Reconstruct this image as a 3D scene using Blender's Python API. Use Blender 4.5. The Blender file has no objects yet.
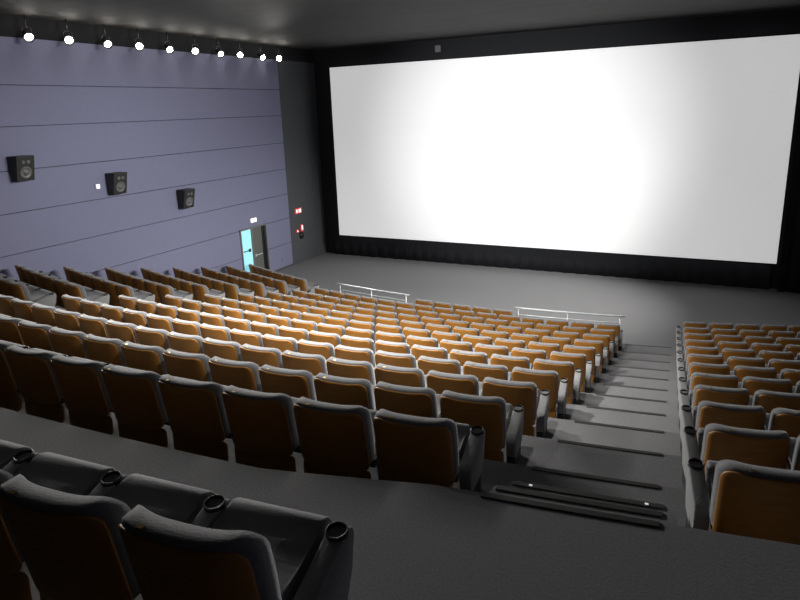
import bpy, bmesh, math, random
from mathutils import Vector, Matrix

random.seed(7)
PI = math.pi
scene = bpy.context.scene
COL = scene.collection

# ------------------------------------------------------------------ materials
def new_mat(name):
    m = bpy.data.materials.new(name); m.use_nodes = True
    nt = m.node_tree
    return m, nt, nt.nodes['Principled BSDF']

def mat(name, col, rough=0.7, metal=0.0, var=0.0, scale=20.0, bump=0.0, stretch=(1, 1, 1), sheen=0.0, coat=0.0, spec=0.5, detail=4):
    m, nt, b = new_mat(name)
    b.inputs['Base Color'].default_value = (*col, 1)
    b.inputs['Roughness'].default_value = rough
    b.inputs['Metallic'].default_value = metal
    b.inputs['Specular IOR Level'].default_value = spec
    if sheen: b.inputs['Sheen Weight'].default_value = sheen
    if coat: b.inputs['Coat Weight'].default_value = coat
    if var or bump:
        tc = nt.nodes.new('ShaderNodeTexCoord')
        mp = nt.nodes.new('ShaderNodeMapping'); mp.inputs['Scale'].default_value = stretch
        nz = nt.nodes.new('ShaderNodeTexNoise'); nz.inputs['Scale'].default_value = scale; nz.inputs['Detail'].default_value = detail
        nt.links.new(tc.outputs['Object'], mp.inputs['Vector']); nt.links.new(mp.outputs['Vector'], nz.inputs['Vector'])
        if var:
            mx = nt.nodes.new('ShaderNodeMix'); mx.data_type = 'RGBA'
            mx.inputs['A'].default_value = (*[c * (1 - var) for c in col], 1)
            mx.inputs['B'].default_value = (*[min(1, c * (1 + var)) for c in col], 1)
            nt.links.new(nz.outputs['Fac'], mx.inputs['Factor']); nt.links.new(mx.outputs['Result'], b.inputs['Base Color'])
        if bump:
            bp = nt.nodes.new('ShaderNodeBump'); bp.inputs['Strength'].default_value = bump; bp.inputs['Distance'].default_value = 0.02
            nt.links.new(nz.outputs['Fac'], bp.inputs['Height']); nt.links.new(bp.outputs['Normal'], b.inputs['Normal'])
    return m

def emit(name, col, strength, base=(0.8, 0.8, 0.8)):
    m, nt, b = new_mat(name)
    b.inputs['Base Color'].default_value = (*base, 1)
    b.inputs['Roughness'].default_value = 0.6
    b.inputs['Emission Color'].default_value = (*col, 1)
    b.inputs['Emission Strength'].default_value = strength
    return m

M = {}
M['fabric'] = mat('grey_upholstery', (0.170, 0.173, 0.180), 0.8, var=0.2, scale=90, bump=0.15, sheen=0.3, spec=0.25)
M['pad'] = mat('grey_end_upholstery', (0.26, 0.26, 0.262), 0.85, var=0.2, scale=70, bump=0.2, sheen=0.2, spec=0.25)
M['shell'] = mat('orange_brown_shell', (0.38, 0.165, 0.030), 0.5, var=0.25, scale=9, stretch=(1, 1, 6), spec=0.4)
M['black'] = mat('black_plastic', (0.012, 0.012, 0.013), 0.5, var=0.2, scale=30)
M['brass'] = mat('brass_plate', (0.75, 0.55, 0.22), 0.3, 0.9, var=0.1, scale=60)
M['carpet'] = mat('grey_carpet', (0.200, 0.202, 0.207), 0.95, var=0.30, scale=60, bump=0.10, spec=0.1, detail=8)
M['lavender'] = mat('lavender_acoustic_panel', (0.215, 0.222, 0.330), 0.85, var=0.05, scale=6, bump=0.03, spec=0.2)
M['groove'] = mat('dark_groove', (0.05, 0.05, 0.07), 0.9, var=0.1)
M['charcoal'] = mat('charcoal_paint', (0.088, 0.093, 0.102), 0.85, var=0.08, scale=5, spec=0.2)
M['blackwall'] = mat('black_wall_fabric', (0.024, 0.025, 0.028), 0.95, var=0.15, scale=12, spec=0.1)
M['curtain'] = mat('black_curtain', (0.026, 0.027, 0.030), 0.95, var=0.2, scale=25, spec=0.1)
M['ceiling'] = mat('dark_ceiling', (0.045, 0.044, 0.042), 0.75, var=0.35, scale=1.3, bump=0.5, stretch=(0.35, 1.3, 1), spec=0.3)
M['railmetal'] = mat('brushed_steel', (0.72, 0.76, 0.76), 0.35, 0.55, var=0.06, scale=50)
M['nosing'] = mat('dark_ribbed_nosing', (0.055, 0.055, 0.052), 0.45, 0.3, var=0.25, scale=60, stretch=(0.2, 8, 8))
M['lamp_can'] = mat('black_lamp_can', (0.02, 0.02, 0.02), 0.45, 0.4, var=0.1, scale=30)
M['doorgrey'] = mat('grey_green_door', (0.115, 0.122, 0.112), 0.6, var=0.1, scale=7)
M['doorframe'] = mat('grey_door_frame', (0.16, 0.16, 0.17), 0.5, var=0.08, scale=12)
M['red'] = mat('red_plastic', (0.62, 0.03, 0.03), 0.45, var=0.05)
M['white'] = mat('white_plastic', (0.8, 0.8, 0.8), 0.5, var=0.03)
M['spk'] = mat('black_speaker_cabinet', (0.020, 0.021, 0.021), 0.6, var=0.2, scale=30)
M['cone'] = mat('grey_speaker_cone', (0.16, 0.16, 0.16), 0.4, 0.3, var=0.15, scale=40)
M['greyplate'] = mat('grey_vent_plate', (0.17, 0.165, 0.165), 0.6, var=0.1, scale=40)
M['screen'] = emit('white_screen', (1.0, 1.0, 1.0), 0.43, (0.85, 0.85, 0.85))
M['lens'] = emit('lit_lamp_lens', (1.0, 0.97, 0.90), 60.0)
M['cyan'] = emit('cyan_lit_glass', (0.28, 0.80, 0.92), 0.75, (0.3, 0.5, 0.5))
M['exitlit'] = emit('lit_exit_sign', (1.0, 1.0, 0.98), 1.6)
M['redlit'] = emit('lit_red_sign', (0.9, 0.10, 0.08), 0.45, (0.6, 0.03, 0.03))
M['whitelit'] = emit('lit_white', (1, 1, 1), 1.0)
M['led'] = emit('step_led', (0.95, 1.0, 1.0), 0.5)

# ------------------------------------------------------------------ helpers
def obj(name, bm, material, parent=None, smooth=True, recalc=True):
    if recalc: bmesh.ops.recalc_face_normals(bm, faces=bm.faces[:])
    me = bpy.data.meshes.new(name); bm.to_mesh(me); bm.free()
    if isinstance(material, (list, tuple)):
        for x in material: me.materials.append(x)
    else: me.materials.append(material)
    for p in me.polygons: p.use_smooth = smooth
    o = bpy.data.objects.new(name, me); COL.objects.link(o)
    if parent: o.parent = parent
    return o

def thing(name, label, cat, loc=(0, 0, 0), rotz=0.0, group=None):
    o = bpy.data.objects.new(name, None); COL.objects.link(o)
    o.empty_display_size = 0.1
    o.location = loc; o.rotation_euler = (0, 0, rotz)
    o['label'] = label; o['category'] = cat
    if group: o['group'] = group
    return o

def tag(o, label, cat, group=None):
    o['label'] = label; o['category'] = cat
    if group: o['group'] = group
    return o

def struct(name, bm, material, smooth=False):
    o = obj(name, bm, material, None, smooth); o['kind'] = 'structure'
    return o

def box(bm, c, s, rot=None, mi=0):
    vs = []
    for x in (-.5, .5):
        for y in (-.5, .5):
            for z in (-.5, .5):
                v = Vector((x * s[0], y * s[1], z * s[2]))
                if rot: v = rot @ v
                vs.append(bm.verts.new(v + Vector(c)))
    for f in ((0, 1, 3, 2), (4, 6, 7, 5), (0, 4, 5, 1), (2, 3, 7, 6), (0, 2, 6, 4), (1, 5, 7, 3)):
        fc = bm.faces.new([vs[i] for i in f]); fc.material_index = mi

def bbox(x0, x1, y0, y1, z0, z1, bm, mi=0):
    box(bm, ((x0 + x1) / 2, (y0 + y1) / 2, (z0 + z1) / 2), (x1 - x0, y1 - y0, z1 - z0), mi=mi)

def bevel(bm, w, seg=2):
    bmesh.ops.bevel(bm, geom=bm.edges[:], offset=w, segments=seg, profile=0.5, affect='EDGES', clamp_overlap=True)

def tube(bm, pts, r, n=10, cap=True):
    pts = [Vector(p) for p in pts]; rings = []
    for k, p in enumerate(pts):
        d = (pts[min(k + 1, len(pts) - 1)] - pts[max(k - 1, 0)]).normalized()
        a = d.cross(Vector((0, 0, 1)))
        if a.length < 1e-3: a = d.cross(Vector((1, 0, 0)))
        a.normalize(); b = d.cross(a)
        rr = r[k] if isinstance(r, (list, tuple)) else r
        rings.append([bm.verts.new(p + rr * (math.cos(t) * a + math.sin(t) * b)) for t in [2 * PI * i / n for i in range(n)]])
    for k in range(len(rings) - 1):
        for i in range(n):
            bm.faces.new((rings[k][i], rings[k][(i + 1) % n], rings[k + 1][(i + 1) % n], rings[k + 1][i]))
    if cap:
        bm.faces.new(rings[0]); bm.faces.new(rings[-1])

def lathe(bm, prof, n=20, mtx=None, close=False):
    """revolve (r, z) about local Z; mtx places it"""
    rings = []
    for (r, z) in prof:
        if r < 1e-6:
            v = Vector((0, 0, z)); rings.append([bm.verts.new(mtx @ v if mtx else v)])
        else:
            ring = []
            for i in range(n):
                t = 2 * PI * i / n; v = Vector((r * math.cos(t), r * math.sin(t), z))
                ring.append(bm.verts.new(mtx @ v if mtx else v))
            rings.append(ring)
    if close: rings.append(rings[0])
    for a, b in zip(rings[:-1], rings[1:]):
        if len(a) == 1 and len(b) == 1: continue
        for i in range(n):
            if len(a) == 1: bm.faces.new((a[0], b[i], b[(i + 1) % n]))
            elif len(b) == 1: bm.faces.new((a[i], b[0], a[(i + 1) % n]))
            else: bm.faces.new((a[i], b[i], b[(i + 1) % n], a[(i + 1) % n]))

def pillow(W, z0, z1, thick, rtop, rbot, curve=0.0, edge=0.35, nx=18, rows=None, lean=0.0, y0=0.0, rear_bulge=None, front_bulge=None):
    """closed upholstered slab in the XZ plane: rounded corners, thinner at its edges, bowed horizontally and leaning"""
    H = z1 - z0
    if rows is None:
        rows = [0, .02, .06, .12, .25, .4, .55, .7, .8, .88, .93, .965, .988, 1.0]
    bm = bmesh.new(); F = []; B = []
    for v in rows:
        z = z0 + H * v
        hw = W / 2
        if z > z1 - rtop: hw = W / 2 - rtop + math.sqrt(max(0, rtop ** 2 - (z - (z1 - rtop)) ** 2))
        if z < z0 + rbot: hw = min(hw, W / 2 - rbot + math.sqrt(max(0, rbot ** 2 - ((z0 + rbot) - z) ** 2)))
        fr = []; br = []
        for k in range(nx + 1):
            u = -1 + 2 * k / nx
            uu = math.copysign(abs(u) ** 0.8, u)
            x = hw * uu
            du = min(1.0, (1 - abs(uu)) * W / 2 / (thick * 0.55))
            dv = min(1.0, min(z - z0, z1 - z) / (thick * 0.55))
            t = thick * (edge + (1 - edge) * math.sqrt(max(0, 1 - (1 - du) ** 2)) * math.sqrt(max(0, 1 - (1 - dv) ** 2)))
            yb = y0 + curve * abs(2 * x / W) ** 3 - lean * v
            rb = rear_bulge(v, uu) if rear_bulge else 0
            fb = front_bulge(v, uu) if front_bulge else 0
            fr.append(bm.verts.new((x, yb + t / 2 + fb, z))); br.append(bm.verts.new((x, yb - t / 2 - rb, z)))
        F.append(fr); B.append(br)
    R = len(rows)
    for a in range(R - 1):
        for k in range(nx):
            bm.faces.new((F[a][k], F[a][k + 1], F[a + 1][k + 1], F[a + 1][k]))
            bm.faces.new((B[a][k], B[a + 1][k], B[a + 1][k + 1], B[a][k + 1]))
        bm.faces.new((F[a][0], F[a + 1][0], B[a + 1][0], B[a][0]))
        bm.faces.new((F[a][nx], B[a][nx], B[a + 1][nx], F[a + 1][nx]))
    for k in range(nx):
        bm.faces.new((F[0][k], B[0][k], B[0][k + 1], F[0][k + 1]))
        bm.faces.new((F[R - 1][k], F[R - 1][k + 1], B[R - 1][k + 1], B[R - 1][k]))
    return bm

def extrude_profile(pts, x0, x1):
    """closed (y, z) outline extruded along x"""
    bm = bmesh.new()
    a = [bm.verts.new((x0, y, z)) for y, z in pts]; b = [bm.verts.new((x1, y, z)) for y, z in pts]
    n = len(pts)
    for i in range(n): bm.faces.new((a[i], a[(i + 1) % n], b[(i + 1) % n], b[i]))
    bm.faces.new(a); bm.faces.new(b[::-1])
    return bm

# ------------------------------------------------------------------ layout (metres; floor in front of the screen is z = 0)
U = 1.15
CAMZ = 6.69
XC, R1, YC, DR = -4.984 * U, 24.875 * U, 38.6 * U, 1.095 * U
Z1, RISE, RISE2 = -4.873, 0.253, 0.006
SEAT_H = 0.79
def ztop(i): return CAMZ + U * (Z1 + RISE * (i - 1) + RISE2 * (i - 1) ** 2)
def zfloor(i): return max(0.0, ztop(i) - SEAT_H)
def rad(i): return R1 + (i - 1) * DR
def pol(r, th): return Vector((XC + r * math.sin(th), YC - r * math.cos(th), 0))
def th_of_x(x, r): return math.asin((x - XC) / r)
LAND = CAMZ - 1.89 * U
WX, WY_FRONT, WY_DARK, CEIL = -16.67, 25.05, 22.29, CAMZ + 2.70
RX = 3.75
BACK_Y = -3.2
BAND = CAMZ + 2.16

# ------------------------------------------------------------------ room shell
def sector(bm, r0, r1, t0, t1, z0, z1, n=40):
    """closed block between two radii and two angles"""
    ring = []
    for k in range(n + 1):
        t = t0 + (t1 - t0) * k / n
        a = pol(r0, t); b = pol(r1, t)
        ring.append([bm.verts.new((a.x, a.y, z0)), bm.verts.new((a.x, a.y, z1)), bm.verts.new((b.x, b.y, z1)), bm.verts.new((b.x, b.y, z0))])
    for p, q in zip(ring[:-1], ring[1:]):
        for i in range(4):
            bm.faces.new((p[i], p[(i + 1) % 4], q[(i + 1) % 4], q[i]))
    bm.faces.new(ring[0]); bm.faces.new(ring[-1][::-1])

def sector_x(bm, r0, r1, x0, x1, z0, z1, n=40):
    """same, but bounded by x = const sides"""
    ring = []
    for k in range(n + 1):
        x = x0 + (x1 - x0) * k / n
        ya = YC - math.sqrt(r0 ** 2 - (x - XC) ** 2); yb = YC - math.sqrt(r1 ** 2 - (x - XC) ** 2)
        ring.append([bm.verts.new((x, ya, z0)), bm.verts.new((x, ya, z1)), bm.verts.new((x, yb, z1)), bm.verts.new((x, yb, z0))])
    for p, q in zip(ring[:-1], ring[1:]):
        for i in range(4):
            bm.faces.new((p[i], p[(i + 1) % 4], q[(i + 1) % 4], q[i]))
    bm.faces.new(ring[0]); bm.faces.new(ring[-1][::-1])

def edge(i): return 0.62 if i == 1 else 0.58 + max(0, i - 6) * 0.03
EDGE = 0.58            # a row's tread starts this far (in rows) in front of its seat backs
bm = bmesh.new()
bbox(WX, RX, BACK_Y, WY_FRONT, -0.2, 0.0, bm)
for i in range(1, 12):
    r_front, r_back = rad(i - edge(i)), rad(i + 1 - edge(i + 1))
    if i == 11: r_back = rad(11.48)
    sector_x(bm, r_front, r_back, WX, RX, 0.0, zfloor(i))
AISLE_X0, AISLE_X1 = -1.10, -0.02
# landing behind the seats, up to the back wall
ring = []
def land_edge(x): return 11.48 if x < -2.4 else (11.34 if x > -1.3 else 11.48 - 0.14 * (x + 2.4) / 1.1)
for k in range(97):
    x = WX + (RX - WX) * k / 96
    e = land_edge(x)
    ya = YC - math.sqrt(rad(e) ** 2 - (x - XC) ** 2)
    ring.append([bm.verts.new((x, ya, 0)), bm.verts.new((x, ya, LAND)), bm.verts.new((x, BACK_Y, LAND)), bm.verts.new((x, BACK_Y, 0))])
for p, q in zip(ring[:-1], ring[1:]):
    for i in range(4): bm.faces.new((p[i], p[(i + 1) % 4], q[(i + 1) % 4], q[i]))
bm.faces.new(ring[0]); bm.faces.new(ring[-1][::-1])
# two intermediate steps in the stair aisle below the landing
z11 = zfloor(11)
STEP = [(11.02, z11 + (LAND - z11) * 0.66), (10.71, z11 + (LAND - z11) * 0.33)]
for i0, zz in STEP:
    sector_x(bm, rad(i0), rad(11.34), AISLE_X0, AISLE_X1, z11 - 0.001, zz, 8)
struct('floor', bm, M['carpet'])

bm = bmesh.new(); bbox(WX - 0.3, RX + 0.3, BACK_Y - 0.3, WY_FRONT + 0.3, CEIL, CEIL + 0.2, bm)
struct('ceiling', bm, M['ceiling'])

# left wall: lavender panels with dark joints, doorway, charcoal stretch next to the screen, dark band on top
DY0, DY1, DZ = 19.02, 20.55, 2.17
seam_z = [CAMZ + z for z in (0.96, -0.10, -1.24, -2.35, -3.44)] + [DZ + 0.02, 1.08]
levels = [BAND] + seam_z + [0.0]
bm = bmesh.new()
g = 0.022
for a, b in zip(levels[:-1], levels[1:]):
    za, zb = a - (g / 2 if a != BAND else 0), b + (g / 2 if b > 0 else 0)
    if b < DZ:
        bbox(WX - 0.03, WX, BACK_Y, DY0 - 0.07, zb, za, bm, 0); bbox(WX - 0.03, WX, DY1 + 0.07, WY_DARK, zb, za, bm, 0)
    else:
        bbox(WX - 0.03, WX, BACK_Y, WY_DARK, zb, za, bm, 0)
bbox(WX - 0.25, WX - 0.03, BACK_Y, DY0 - 0.07, 0, BAND, bm, 1)
bbox(WX - 0.25, WX - 0.03, DY1 + 0.07, WY_DARK, 0, BAND, bm, 1)
bbox(WX - 0.25, WX - 0.03, DY0 - 0.07, DY1 + 0.07, DZ + 0.08, BAND, bm, 1)
bbox(WX - 0.25, WX, WY_DARK, WY_FRONT + 0.2, 0, BAND, bm, 2)
bbox(WX - 0.25, WX - 0.005, BACK_Y, WY_FRONT + 0.2, BAND, CEIL, bm, 3)
struct('wall_left', bm, [M['lavender'], M['groove'], M['charcoal'], M['blackwall']])
bm = bmesh.new()
for a, b in zip(levels[:-1], levels[1:]):
    bbox(RX, RX + 0.03, BACK_Y, WY_DARK, b + g / 2, a - g / 2, bm, 0)
bbox(RX + 0.03, RX + 0.25, BACK_Y, WY_DARK, 0, BAND, bm, 1)
bbox(RX, RX + 0.25, WY_DARK, WY_FRONT + 0.2, 0, BAND, bm, 2)
bbox(RX + 0.005, RX + 0.25, BACK_Y, WY_FRONT + 0.2, BAND, CEIL, bm, 2)
struct('wall_right', bm, [M['lavender'], M['groove'], M['blackwall']])
bm = bmesh.new(); bbox(WX - 0.2, RX + 0.2, WY_FRONT, WY_FRONT + 0.2, 0, CEIL, bm); struct('wall_front', bm, M['blackwall'])
bm = bmesh.new(); bbox(WX - 0.2, RX + 0.2, BACK_Y - 0.2, BACK_Y, 0, CEIL, bm); struct('wall_back', bm, M['blackwall'])
bm = bmesh.new(); bbox(WX, WX + 0.02, DY1 + 0.1, WY_FRONT, 0, 0.09, bm); struct('baseboard_left', bm, M['charcoal'])

# double door in the left wall
door = thing('door_1', 'grey double door in the lavender left wall with one cyan lit leaf', 'door', (WX, (DY0 + DY1) / 2, 0))
door['kind'] = 'structure'
hw = (DY1 - DY0) / 2
bm = bmesh.new()
bbox(-0.12, 0.03, -hw - 0.07, -hw, 0, DZ + 0.08, bm); bbox(-0.12, 0.03, hw, hw + 0.07, 0, DZ + 0.08, bm); bbox(-0.12, 0.03, -hw, hw, DZ, DZ + 0.08, bm)
obj('door_frame', bm, M['doorframe'], door, False)
bm = bmesh.new(); bbox(-0.09, -0.045, -hw + 0.005, -0.12, 0.01, DZ - 0.01, bm)
leaf = obj('door_leaf', bm, M['cyan'], door, False); leaf['label'] = 'cyan lit glazed leaf'
bm = bmesh.new(); tube(bm, [(-0.02, -hw + 0.1, 1.3), (-0.02, -0.3, 1.3)], 0.022, 8)
box(bm, (-0.03, -0.28, 1.3), (0.05, 0.1, 0.13)); obj('push_bar', bm, M['black'], leaf, False)
bm = bmesh.new(); bbox(-0.1, -0.01, -0.12, -0.03, 0.01, DZ - 0.01, bm); obj('door_stile', bm, M['doorframe'], door, False)
bm = bmesh.new(); bbox(-0.09, -0.03, -0.03, hw - 0.22, 0.01, DZ - 0.01, bm); leaf2 = obj('door_leaf', bm, M['doorgrey'], door, False)
bm = bmesh.new(); tube(bm, [(0.0, 0.07, 1.02), (0.0, hw - 0.32, 1.02)], 0.024, 8); box(bm, (-0.015, 0.03, 1.02), (0.05, 0.08, 0.12))
obj('push_bar', bm, M['railmetal'], leaf2, False)
bm = bmesh.new(); bbox(-0.1, -0.01, hw - 0.22, hw - 0.14, 0.01, DZ - 0.01, bm); bbox(-0.1, 0.0, hw - 0.1, hw - 0.005, 0.01, DZ - 0.01, bm)
obj('side_jamb', bm, M['black'], door, False)

# ------------------------------------------------------------------ screen wall
SY = 24.6; k = SY / (22.6)
SX0, SX1, SZ0, SZ1 = -14.30 * k, 2.08 * k, CAMZ - 5.21 * k, CAMZ + 1.72 * k
scr = thing('projection_screen', 'huge bright white cinema screen on the black front wall', 'screen', ((SX0 + SX1) / 2, SY, SZ0))
W2, HS = (SX1 - SX0) / 2, SZ1 - SZ0
bm = bmesh.new(); bbox(-W2, W2, 0, 0.02, 0, HS, bm); obj('screen_surface', bm, M['screen'], scr, False)
bm = bmesh.new()
e = 0.06
bbox(-W2 - e, W2 + e, 0.0, 0.08, HS, HS + e, bm); bbox(-W2 - e, W2 + e, 0.0, 0.08, -e, 0, bm)
bbox(-W2 - e, -W2, 0.0, 0.08, 0, HS, bm); bbox(W2, W2 + e, 0.0, 0.08, 0, HS, bm)
obj('black_border', bm, M['curtain'], scr, False)
bm = bmesh.new()
for x in (-W2 + 0.4, -W2 / 3, W2 / 3, W2 - 0.4): bbox(x - 0.05, x + 0.05, 0.03, WY_FRONT - SY, HS * 0.1, HS * 0.9, bm)
obj('support_frame', bm, M['black'], scr, False)

def drape(name, x0, x1, y, z0, z1, amp, wl, label):
    bm = bmesh.new(); nseg = int((x1 - x0) / (wl / 10)); f = []; b = []
    for q in range(nseg + 1):
        x = x0 + (x1 - x0) * q / nseg
        ph = 2 * PI * x / wl + 0.8 * math.sin(x * 1.7)
        yy = y + amp * math.sin(ph) + 0.4 * amp * math.sin(2.3 * ph + 1)
        f.append([bm.verts.new((x, yy, z0)), bm.verts.new((x, y + (yy - y) * 0.5, z1))])
        b.append([bm.verts.new((x, yy + 0.015, z0)), bm.verts.new((x, y + (yy - y) * 0.5 + 0.015, z1))])
    for q in range(nseg):
        bm.faces.new((f[q][0], f[q + 1][0], f[q + 1][1], f[q][1])); bm.faces.new((b[q][0], b[q][1], b[q + 1][1], b[q + 1][0]))
        bm.faces.new((f[q][1], f[q + 1][1], b[q + 1][1], b[q][1])); bm.faces.new((f[q][0], b[q][0], b[q + 1][0], f[q + 1][0]))
    bm.faces.new((f[0][0], f[0][1], b[0][1], b[0][0])); bm.faces.new((f[-1][0], b[-1][0], b[-1][1], f[-1][1]))
    return tag(obj(name, bm, M['curtain']), label, 'curtain')
drape('screen_skirt_curtain', SX0 - 0.45, SX1 - 0.1, SY + 0.26, 0.0, SZ0 - 0.07, 0.03, 0.55, 'black pleated curtain hanging below the bottom edge of the white screen')
drape('side_masking_curtain', SX1 + 0.12, RX - 0.03, SY + 0.12, 0.0, CEIL - 0.25, 0.05, 0.5, 'tall black curtain hanging at the right edge of the white screen')

bm = bmesh.new(); box(bm, (0, 0, 0), (0.24, 0.08, 0.25)); 
for q in range(4): box(bm, (0, -0.045, -0.09 + 0.06 * q), (0.2, 0.012, 0.03))
o = tag(obj('wall_vent', bm, M['greyplate'], None, False), 'small grey slatted plate on the black wall above the screen', 'vent'); o.location = (-10.52, WY_FRONT - 0.04, CAMZ + 2.345)

# ------------------------------------------------------------------ wall fixtures
def wall_box(name, y, z, sy, sz, m, label, cat, depth=0.05):
    bm = bmesh.new(); box(bm, (0, 0, 0), (depth, sy, sz)); bevel(bm, 0.006, 1)
    o = tag(obj(name, bm, m, None, False), label, cat); o.location = (WX + depth / 2, y, CAMZ + z); return o
ex = thing('exit_sign', 'lit white exit sign box above the double door', 'sign', (WX, 19.80, CAMZ - 4.19))
bm = bmesh.new(); box(bm, (0.03, 0, 0), (0.06, 0.38, 0.18)); obj('sign_case', bm, M['white'], ex, False)
bm = bmesh.new(); box(bm, (0.064, 0, 0), (0.008, 0.34, 0.14)); obj('sign_face', bm, M['exitlit'], ex, False)
fs = thing('fire_sign', 'red fire sign with two white symbols on the charcoal wall beside screen', 'sign', (WX, 22.97, CAMZ - 4.31))
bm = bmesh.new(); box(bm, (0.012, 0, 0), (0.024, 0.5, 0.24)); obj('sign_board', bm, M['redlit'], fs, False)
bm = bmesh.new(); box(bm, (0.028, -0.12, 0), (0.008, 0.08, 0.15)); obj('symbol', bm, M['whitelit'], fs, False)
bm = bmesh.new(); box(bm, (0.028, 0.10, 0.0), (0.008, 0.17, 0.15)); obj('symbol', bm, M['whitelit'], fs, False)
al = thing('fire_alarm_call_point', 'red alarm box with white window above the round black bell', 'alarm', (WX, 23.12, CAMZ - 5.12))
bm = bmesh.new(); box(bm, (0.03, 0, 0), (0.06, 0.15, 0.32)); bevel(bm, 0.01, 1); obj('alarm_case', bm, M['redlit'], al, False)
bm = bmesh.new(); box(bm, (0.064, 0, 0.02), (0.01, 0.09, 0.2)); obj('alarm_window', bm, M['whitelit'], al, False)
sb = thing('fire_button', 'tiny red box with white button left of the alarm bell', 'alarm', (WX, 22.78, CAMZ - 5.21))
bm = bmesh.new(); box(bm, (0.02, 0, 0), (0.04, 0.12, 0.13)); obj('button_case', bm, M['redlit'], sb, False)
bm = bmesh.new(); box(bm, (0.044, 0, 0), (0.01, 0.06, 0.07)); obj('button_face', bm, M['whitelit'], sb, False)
bm = bmesh.new(); lathe(bm, [(0, 0.1), (0.08, 0.09), (0.15, 0.05), (0.16, 0.0), (0, 0)], 20, Matrix.Rotation(PI / 2, 4, 'Y'))
o = tag(obj('alarm_bell', bm, M['black']), 'round black bell on the charcoal wall under the alarm box', 'bell'); o.location = (WX, 23.08, CAMZ - 5.46)
wl = thing('wall_light', 'small square white lamp left of the second speaker', 'lamp', (WX, 12.85, CAMZ - 1.96))
bm = bmesh.new(); box(bm, (0.02, 0, 0), (0.04, 0.14, 0.14)); obj('lamp_case', bm, M['white'], wl, False)
bm = bmesh.new(); box(bm, (0.044, 0, 0), (0.01, 0.11, 0.11)); obj('lamp_face', bm, M['whitelit'], wl, False)
wall_box('wall_socket', 21.51, -6.25, 0.09, 0.09, M['greyplate'], 'small grey wall socket low on the lavender panel right of the door', 'socket', 0.02)

def speaker(y, z, label):
    t = thing('surround_speaker', label, 'speaker', (WX, y, CAMZ + z), 0, 'surround speakers on the left wall')
    rot = Matrix.Rotation(math.radians(-14), 3, 'Z') @ Matrix.Rotation(math.radians(9), 3, 'Y')
    bm = bmesh.new()
    # wedge cabinet, deeper at the top
    pts = [(-0.30, 0.33, 0.12), (0.30, 0.33, 0.12)]
    v = {}
    for sx, yy in ((0, -0.27), (1, 0.27)):
        for nm, (xx, zz) in {'bt': (0.02, 0.33), 'ft': (0.40, 0.33), 'fb': (0.24, -0.33), 'bb': (0.02, -0.33)}.items():
            v[nm, sx] = bm.verts.new((xx, yy * (1.0 if xx < 0.1 else 0.92), zz))
    ns = ['bt', 'ft', 'fb', 'bb']
    for a in range(4):
        b = (a + 1) % 4
        bm.faces.new((v[ns[a], 0], v[ns[b], 0], v[ns[b], 1], v[ns[a], 1]))
    bm.faces.new([v[q, 0] for q in ns]); bm.faces.new([v[q, 1] for q in ns][::-1])
    bevel(bm, 0.012, 2)
    cab = obj('cabinet', bm, M['spk'], t, False)
    ang = math.atan2(0.16, 0.66)
    def face(u, w):   # point on the sloped front, u across, w up from the middle
        c = Vector((0.32, u, 0)) + w * Vector((math.sin(ang), 0, math.cos(ang)))
        return Matrix.Translation(c) @ Matrix.Rotation(PI / 2 + ang, 4, 'Y')
    bm = bmesh.new(); lathe(bm, [(0.165, -0.004), (0.165, 0.014), (0.135, 0.018), (0.125, 0.006), (0.06, -0.03 + 0.03), (0.055, 0.02), (0.03, 0.032), (0, 0.036)], 24, face(0, -0.11))
    obj('woofer', bm, M['cone'], t)
    bm = bmesh.new(); lathe(bm, [(0.05, -0.004), (0.05, 0.012), (0.03, 0.014), (0, 0.02)], 16, face(-0.07, 0.17)); obj('tweeter', bm, M['cone'], t)
    bm = bmesh.new(); lathe(bm, [(0.05, -0.004), (0.05, 0.012), (0.03, 0.014), (0, 0.02)], 16, face(0.07, 0.17)); obj('tweeter', bm, M['cone'], t)
    bm = bmesh.new(); box(bm, (0.012, 0, 0), (0.024, 0.2, 0.3)); obj('wall_bracket', bm, M['black'], t, False)
    return t
speaker(10.54, -1.19, 'black wedge speaker on the lavender wall at the left frame edge')
speaker(13.44, -1.93, 'black wedge speaker on the left wall, middle of the three')
speaker(16.20, -2.79, 'black wedge speaker on the left wall, nearest the door')

# ------------------------------------------------------------------ spotlights along the side walls
ORD = ['first', 'second', 'third', 'fourth', 'fifth', 'sixth', 'seventh', 'eighth', 'ninth', 'tenth', 'eleventh', 'twelfth', 'thirteenth', 'fourteenth', 'fifteenth']
def aim_mtx(p, q):
    d = (Vector(q) - Vector(p)).normalized()
    return d.to_track_quat('-Z', 'Y').to_matrix().to_4x4()

def make_spot(p, target, label, group):
    t = thing('spotlight', label, 'spotlight', p, 0, group)
    R = aim_mtx(p, target)
    bm = bmesh.new(); lathe(bm, [(0, 0.20), (0.05, 0.2), (0.085, 0.16), (0.09, 0.0), (0.12, -0.13), (0.135, -0.16), (0.125, -0.16), (0.11, -0.12), (0, -0.12)], 18, R)
    obj('lamp_can', bm, M['lamp_can'], t)
    bm = bmesh.new(); lathe(bm, [(0, -0.128), (0.085, -0.135), (0.092, -0.123), (0, -0.121)], 18, R)
    obj('lens', bm, M['lens'], t)
    top = CEIL - p[2]
    bm = bmesh.new()
    for s in (-1, 1): tube(bm, [(0, s * 0.125, -0.0), (0, s * 0.125, 0.16), (0, s * 0.06, 0.2), (0, 0, 0.2)], 0.01, 6)
    tube(bm, [(0, 0, 0.2), (0, 0, top)], 0.014, 8)
    obj('yoke', bm, M['lamp_can'], t)
    return t

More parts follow.
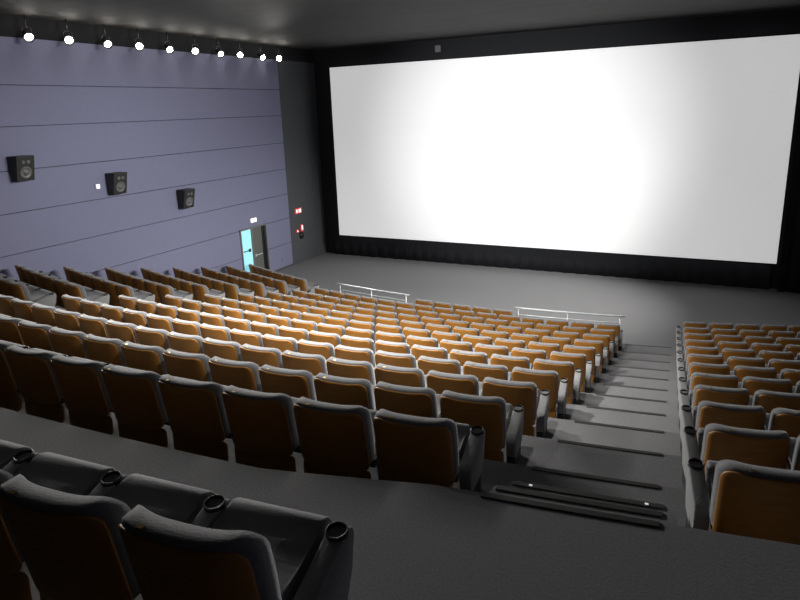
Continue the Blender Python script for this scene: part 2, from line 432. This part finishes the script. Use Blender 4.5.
LAMPS_Y = [11.21, 12.4, 13.63, 14.84, 16.02, 17.24, 18.43, 19.57, 20.82, 21.98]
def lamp_light(grp, p, target, power, size, blend, col=(1, 0.97, 0.93)):
    d = (Vector(target) - Vector(p)).normalized()
    L = bpy.data.lights.new('spot_beam', 'SPOT'); L.energy = power; L.spot_size = math.radians(size); L.spot_blend = blend
    L.shadow_soft_size = 0.06; L.color = col
    o = bpy.data.objects.new('spot_beam' + grp, L); COL.objects.link(o)
    o.location = Vector(p) + d * 0.2
    o.rotation_euler = d.to_track_quat('-Z', 'Y').to_euler()
def spill(p, power):
    L = bpy.data.lights.new('lamp_spill', 'POINT'); L.energy = power; L.shadow_soft_size = 0.05; L.color = (1, 0.93, 0.82)
    o = bpy.data.objects.new('lamp_spill', L); COL.objects.link(o); o.location = p

P_LEFT, P_RIGHT, P_ADDED, P_SPILL = 2000.0, 1750.0, 6500.0, 5.5
for n_, y in enumerate(LAMPS_Y):
    p = (WX + 0.36, y, CAMZ + 2.2)
    tgt = (-5.5, 5.0, 3.4) if n_ % 2 else (-6.0, y - 4.0, 2.2)
    lab = 'glowing spotlight over the left wall, %s from the left' % ORD[n_] if n_ < 9 else 'glowing spotlight over the left wall, last before the screen corner'
    make_spot(p, tgt, lab, 'spotlights along the left wall')
    lamp_light('A', p, tgt, P_LEFT * (1.05 if n_ % 2 else 1.0), 46 if n_ % 2 else 56, 1.0)
    spill((p[0] + 0.25, p[1], p[2] + 0.22), P_SPILL)
    p = (RX - 0.36, y, CAMZ + 2.2)
    tgt = (-16.2, y - 1.5, 3.0) if n_ < 7 else (-8.0, 20.5, 0.0)
    make_spot(p, tgt, 'spotlight over the right wall, %s from the back' % ORD[n_], 'spotlights along the right wall')
    lamp_light('C', p, tgt, P_RIGHT * (0.95 if n_ < 7 else 1.35), 46 if n_ < 7 else 64, 1.0)
# added unseen spotlights that light the middle block, turned towards the screen
for n_, (x, y) in enumerate([(-2.3, 4.7), (-5.0, 5.2), (-5.9, 7.7)]):
    p = (x, y, CEIL - 0.45)
    tgt = ((-4.9, 8.6, 2.3), (-6.2, 12.5, 1.4), (-5.9, 9.0, 2.0))[n_]
    make_spot(p, tgt, 'added unseen spotlight under the ceiling above the middle block, %s' % (('nearest the stair aisle', 'second from the back', 'nearest the screen')[n_]), 'added unseen spotlights above the middle block')
    lamp_light('B', p, tgt, P_ADDED * (0.15, 0.36, 0.64)[n_], (96, 84, 108)[n_], 1.0)

# ------------------------------------------------------------------ cinema seat (origin on the floor below the back's top edge, facing +Y)
BW = 0.575
def build_seat(label, group, left_arm):
    t = thing('cinema_seat', label, 'cinema seat', (0, 0, 0), 0, group)
    # upholstered back: soft roll along the top
    def roll(v, u):
        d = max(0.0, 1 - abs(v - 0.955) / 0.07)
        return 0.010 * math.sqrt(d) * (1 - abs(u) ** 6)
    def sides(v, u): return 0.015 * max(0, 1 - abs(v - 0.6) / 0.5)
    rows = [0, .02, .06, .15, .3, .5, .68, .78, .84, .88, .905, .93, .955, .975, .99, 1.0]
    bm = pillow(BW, 0.30, SEAT_H, 0.105, 0.085, 0.05, curve=0.075, edge=0.72, lean=0.075, y0=0.075, rows=rows, rear_bulge=roll, front_bulge=sides)
    back = obj('backrest', bm, M['fabric'], t)
    # bowed shell over the rear of the back
    rows = [0, .03, .08, .15, .3, .5, .7, .82, .9, .95, .98, 1.0]
    bm = pillow(BW - 0.016, 0.275, SEAT_H - 0.016, 0.016, 0.075, 0.04, curve=0.078, edge=0.8, lean=0.075, y0=0.012, rows=rows)
    sh = obj('back_shell', bm, M['shell'], t); sh['label'] = 'bowed orange-brown shell'
    # number plate on the roll
    bm = bmesh.new(); box(bm, (-0.13, -0.024, SEAT_H + 0.002), (0.028, 0.018, 0.006), Matrix.Rotation(math.radians(12), 3, 'X'))
    obj('number_plate', bm, M['brass'], t, False)
    # seat cushion with a rolled front edge, brown pan under and behind it
    cz = [(0.16, 0.27), (0.16, 0.36), (0.19, 0.385), (0.38, 0.39), (0.50, 0.415), (0.56, 0.450), (0.61, 0.462), (0.655, 0.445), (0.685, 0.405), (0.68, 0.36), (0.65, 0.32), (0.60, 0.29), (0.40, 0.27)]
    bm = extrude_profile(cz, -0.245, 0.245); bevel(bm, 0.022, 3)
    obj('seat_cushion', bm, M['fabric'], t)
    bm = pillow(0.555, 0.07, 0.272, 0.02, 0.05, 0.05, curve=0.05, edge=0.8, lean=-0.01, y0=0.04)
    obj('seat_pan', bm, M['shell'], t)
    bm = bmesh.new(); tube(bm, [(-0.262, 0.22, 0.25), (0.262, 0.22, 0.25)], 0.03, 8); obj('hinge_bar', bm, M['black'], t)
    xs = (0.32,) + ((-0.32,) if left_arm else ())
    for x in xs:
        w = 0.045
        prof = [(0.22, 0.13), (0.20, 0.24), (0.20, 0.29), (0.21, 0.33), (0.24, 0.36), (0.54, 0.442), (0.59, 0.452), (0.63, 0.442), (0.645, 0.41), (0.61, 0.25), (0.54, 0.13)]
        bm = extrude_profile(prof, x - w, x + w); bevel(bm, 0.012, 2)
        arm = obj('armrest', bm, M['pad'], t)
        bm = bmesh.new(); mt = Matrix.Translation((x, 0.565, 0.447)) @ Matrix.Rotation(math.radians(8), 4, 'X')
        lathe(bm, [(0.047, 0.016), (0.051, 0.012), (0.05, -0.012), (0.042, -0.012), (0.042, 0.01), (0.044, 0.016)], 18, mt, close=True)
        obj('cup_holder', bm, M['black'], arm)
        bm = bmesh.new(); bbox(x - 0.04, x + 0.04, 0.21, 0.52, 0.0, 0.14, bm); bevel(bm, 0.008, 1)
        obj('leg', bm, M['black'], t, False)
    return t

proto = {}
def place_seat(p, rot, label, group, left_arm=False):
    if left_arm not in proto:
        t = build_seat(label, group, left_arm); proto[left_arm] = t
    else:
        src = proto[left_arm]
        t = src.copy(); COL.objects.link(t); t['label'] = label; t['group'] = group
        for ch in src.children:
            c = ch.copy(); COL.objects.link(c); c.parent = t
            for gch in ch.children:
                d = gch.copy(); COL.objects.link(d); d.parent = c
    t.location = p; t.rotation_euler = (0, 0, rot)
    return t

def spacing(i): return U * (0.56 - 0.0161 * (i - 6) / 10)
def jc(i): return 8.007 - 0.808 * (i - 6) / 10
def ordw(n): return ORD[n - 1]

# middle block
for i in range(0, 12):
    r = rad(i)
    js = range(15) if i > 0 else range(6, 11)
    for j in js:
        jj = j - (0.8 if i == 0 else 0)
        th = (jj - jc(i)) * spacing(i) / r
        p = pol(r, th); p.z = zfloor(i)
        n_right = 15 - j
        if i == 0:
            lab = 'orange-brown cinema seat in the short front row between the handrails, %s from its left' % ordw(j - 5)
        else:
            row = 'back row' if i == 11 else ('row behind the handrails' if i == 1 else '%s row from the back' % ordw(12 - i))
            pos = 'seat at the stair aisle' if n_right == 1 else '%s seat from the stair aisle' % ordw(n_right)
            lab = 'orange-brown seat, middle block, %s, %s' % (row, pos)
        place_seat(p, th, lab, 'seats of the middle block', j == js[0])

# right block
for i in range(0, 12):
    ii = i - 0.14 + 0.016 * i; r = rad(ii)
    x0 = U * (-0.06 + 0.042 * i)
    th0 = th_of_x(x0, r)
    for q in range(5):
        th = th0 + q * spacing(i) / r
        p = pol(r, th); p.z = zfloor(i)
        row = 'front row' if i == 0 else ('back row' if i == 11 else '%s row from the front' % ordw(i + 1))
        pos = 'seat at the stair aisle' if q == 0 else '%s seat from the stairs' % ordw(q + 1)
        place_seat(p, th, 'dark brown seat, right block, %s, %s' % (row, pos), 'seats of the right block', q == 0)

# left block
LEFT_END = [-11.55, -11.47, -11.37, -11.30, -11.27, -11.22, -11.18, -11.19, -11.19, -11.19]
for i in range(0, 10):
    ii = i + 0.05; r = rad(ii)
    th0 = th_of_x(U * LEFT_END[i], r)
    for q in range(6):
        th = th0 - q * spacing(i) / r
        p = pol(r, th); p.z = zfloor(i)
        row = 'front row' if i == 0 else '%s row from the front' % ordw(i + 1)
        pos = 'seat nearest the middle block' if q == 0 else ('seat nearest the wall' if q == 5 else '%s seat from the middle block' % ordw(q + 1))
        place_seat(p, th, 'shaded brown seat, left block, %s, %s' % (row, pos), 'seats of the left block', q == 5)

# row in the dark foreground, on the landing
r = rad(12.66); sp = spacing(12.66)
th2 = th_of_x(-1.36 * U, r)
FOREL = {0: 'dark grey seat in the foreground row, at its right end', -1: 'dark grey seat in the foreground row, second from its right end',
         -2: 'dark grey seat in the foreground row, third from its right end', -3: 'dark grey seat in the foreground row, fourth from its right end', -4: 'dark grey seat in the foreground row, fifth from its right end',
         -5: 'dark grey seat in the foreground row, sixth from its right end', -6: 'dark grey seat in the foreground row, seventh from its right end'}
for q in range(0, -7, -1):
    th = th2 + q * sp / r
    p = pol(r, th); p.z = LAND
    place_seat(p, th, FOREL[q], 'seats of the foreground row', q == -6)

# ------------------------------------------------------------------ stair nosings
def nosing_mesh(r, x0, x1, z):
    bm = bmesh.new(); n = 10; ring = []
    cs = [(-0.008, -0.028), (-0.008, 0.003), (0.0, 0.008), (0.044, 0.008), (0.05, 0.0005), (0.0005, 0.0005), (0.0005, -0.028)]
    for k in range(n + 1):
        x = x0 + (x1 - x0) * k / n
        row = []
        for dr, dz in cs:
            rr = r + dr; y = YC - math.sqrt(rr ** 2 - (x - XC) ** 2)
            row.append(bm.verts.new((x, y, z + dz)))
        ring.append(row)
    m_ = len(cs)
    for a, b in zip(ring[:-1], ring[1:]):
        for i in range(m_): bm.faces.new((a[i], a[(i + 1) % m_], b[(i + 1) % m_], b[i]))
    bm.faces.new(ring[0]); bm.faces.new(ring[-1][::-1])
    return bm
def xend(i):   # x of the middle block's aisle end
    ii = max(1, i); return XC + rad(ii) * math.sin((14.5 - jc(ii)) * spacing(ii) / rad(ii))
nos = []
for i in range(1, 12):
    rr = rad(i - edge(i)); zz = zfloor(i)
    xr = U * (-0.51 + 0.0365 * (i - 1))
    nos.append((rr, xend(i) + 0.28 * i / 11, xr, zz))
names = ['lowest step, beside the front seats'] + ['%s step up from the screen floor' % ordw(n) for n in range(2, 12)]
for (rr, a, b, zz), nm in zip(nos, names):
    tag(obj('step_nosing', nosing_mesh(rr, a, b, zz), M['nosing'], None, False), 'thin dark nosing strip on the stair aisle, %s' % nm, 'step edge', 'nosing strips of the stair aisle')
for q, (i0, zz, a, b, nm) in enumerate([(STEP[1][0], STEP[1][1], -1.08, -0.11, 'third below'), (STEP[0][0], STEP[0][1], -1.08, -0.1, 'second, one below'), (11.34, LAND, -1.04, -0.1, '')]):
    rr = rad(i0)
    lab = 'ribbed nosing strip at the very edge of the landing' if q == 2 else ('ribbed nosing strip on the step just below the landing edge' if q == 1 else 'ribbed nosing strip with two small lights, two steps below the landing')
    o = tag(obj('step_nosing', nosing_mesh(rr, a, b, zz), M['nosing'], None, False), lab, 'step edge', 'nosing strips of the stair aisle')
    if q == 0:
        for x in (a + 0.12, b - 0.1):
            bm = bmesh.new(); y = YC - math.sqrt((rr + 0.03) ** 2 - (x - XC) ** 2)
            box(bm, (x, y, zz + 0.013), (0.022, 0.012, 0.006)); obj('step_light', bm, M['led'], o, False)

# ------------------------------------------------------------------ handrails in front of the middle block
def handrail(x0, x1, label):
    r = rad(0.43); z0 = zfloor(1); h = 0.805
    ths = [th_of_x(x0, r), th_of_x(x1, r)]
    mid = pol(r, (ths[0] + ths[1]) / 2)
    t = thing('handrail', label, 'handrail', (mid.x, mid.y, z0), 0, 'handrails in front of the middle block')
    def P(f, z): 
        q = pol(r, ths[0] + (ths[1] - ths[0]) * f); return (q.x - mid.x, q.y - mid.y, z)
    for nm, z, rr in (('top_rail', h, 0.026), ('middle_rail', h * 0.76, 0.014)):
        a, b = (0.0, 1.0) if nm == 'top_rail' else (0.04, 0.96)
        bm = bmesh.new(); tube(bm, [P(a + (b - a) * q / 12, z) for q in range(13)], rr, 10); obj(nm, bm, M['railmetal'], t)
    for f in (0.04, 0.5, 0.96):
        bm = bmesh.new(); tube(bm, [P(f, 0), P(f, h - 0.02)], 0.016, 10); x, y, _ = P(f, 0); bbox(x - 0.026, x + 0.026, y - 0.026, y + 0.026, 0, 0.012, bm)
        obj('post', bm, M['railmetal'], t)
handrail(-10.95, -8.10, 'pale metal handrail in front of the middle block, left of the short row')
handrail(-4.74, -1.78, 'pale metal handrail in front of the middle block, beside the stair aisle')

# ------------------------------------------------------------------ unseen beam added to brighten the screen's centre, with an added projector
def spot(loc, target, power, size, blend, soft=0.15, col=(1, 1, 1)):
    L = bpy.data.lights.new('added_screen_beam', 'SPOT'); L.energy = power; L.spot_size = math.radians(size); L.spot_blend = blend
    L.shadow_soft_size = soft; L.color = col
    o = bpy.data.objects.new('added_screen_beam', L); COL.objects.link(o); o.location = loc
    o.rotation_euler = (Vector(target) - Vector(loc)).to_track_quat('-Z', 'Y').to_euler()
spot((-6.6, BACK_Y + 0.45, CAMZ + 1.6), (-7.0, SY, CAMZ - 1.3), 20000, 31, 1.0)

pj = thing('projector', 'added unseen black cinema projector on the back wall behind the seats', 'projector', (-6.6, BACK_Y, CAMZ + 1.6))  # unseen projector box, added to go with the beam
bm = bmesh.new(); box(bm, (0, 0.09, 0), (0.5, 0.18, 0.32)); bevel(bm, 0.02, 2); obj('projector_body', bm, M['black'], pj, False)
bm = bmesh.new(); lathe(bm, [(0.09, 0.0), (0.09, 0.07), (0.075, 0.07), (0.07, 0.03), (0, 0.03)], 20, Matrix.Translation((0, 0.17, 0)) @ Matrix.Rotation(-PI / 2, 4, 'X'))
obj('lens_barrel', bm, M['lamp_can'], pj)

w = bpy.data.worlds.new('World'); scene.world = w; w.use_nodes = True
w.node_tree.nodes['Background'].inputs[0].default_value = (0, 0, 0, 1)

# ------------------------------------------------------------------ camera
yaw, pitch, roll = math.radians(26.801), math.radians(14.497), math.radians(-2.028)
f = Vector((-math.sin(yaw) * math.cos(pitch), math.cos(yaw) * math.cos(pitch), -math.sin(pitch)))
rx = Vector((math.cos(yaw), math.sin(yaw), 0)); up = rx.cross(f)
r2 = math.cos(roll) * rx + math.sin(roll) * up; u2 = -math.sin(roll) * rx + math.cos(roll) * up
cd = bpy.data.cameras.new('Camera'); cam = bpy.data.objects.new('Camera', cd); COL.objects.link(cam)
mw = Matrix((r2, u2, -f)).transposed().to_4x4(); mw.translation = (0, 0, CAMZ)
cam.matrix_world = mw
cd.sensor_width = 36; cd.lens = 622.597 / 800 * 36; cd.shift_y = -30 / 800; cd.clip_start = 0.05; cd.clip_end = 200
scene.camera = cam

vs = scene.view_settings
vs.view_transform = 'Standard'; vs.look = 'None'; vs.exposure = 0.0; vs.gamma = 1.0; vs.use_curve_mapping = False
scene.cycles.use_denoising = True
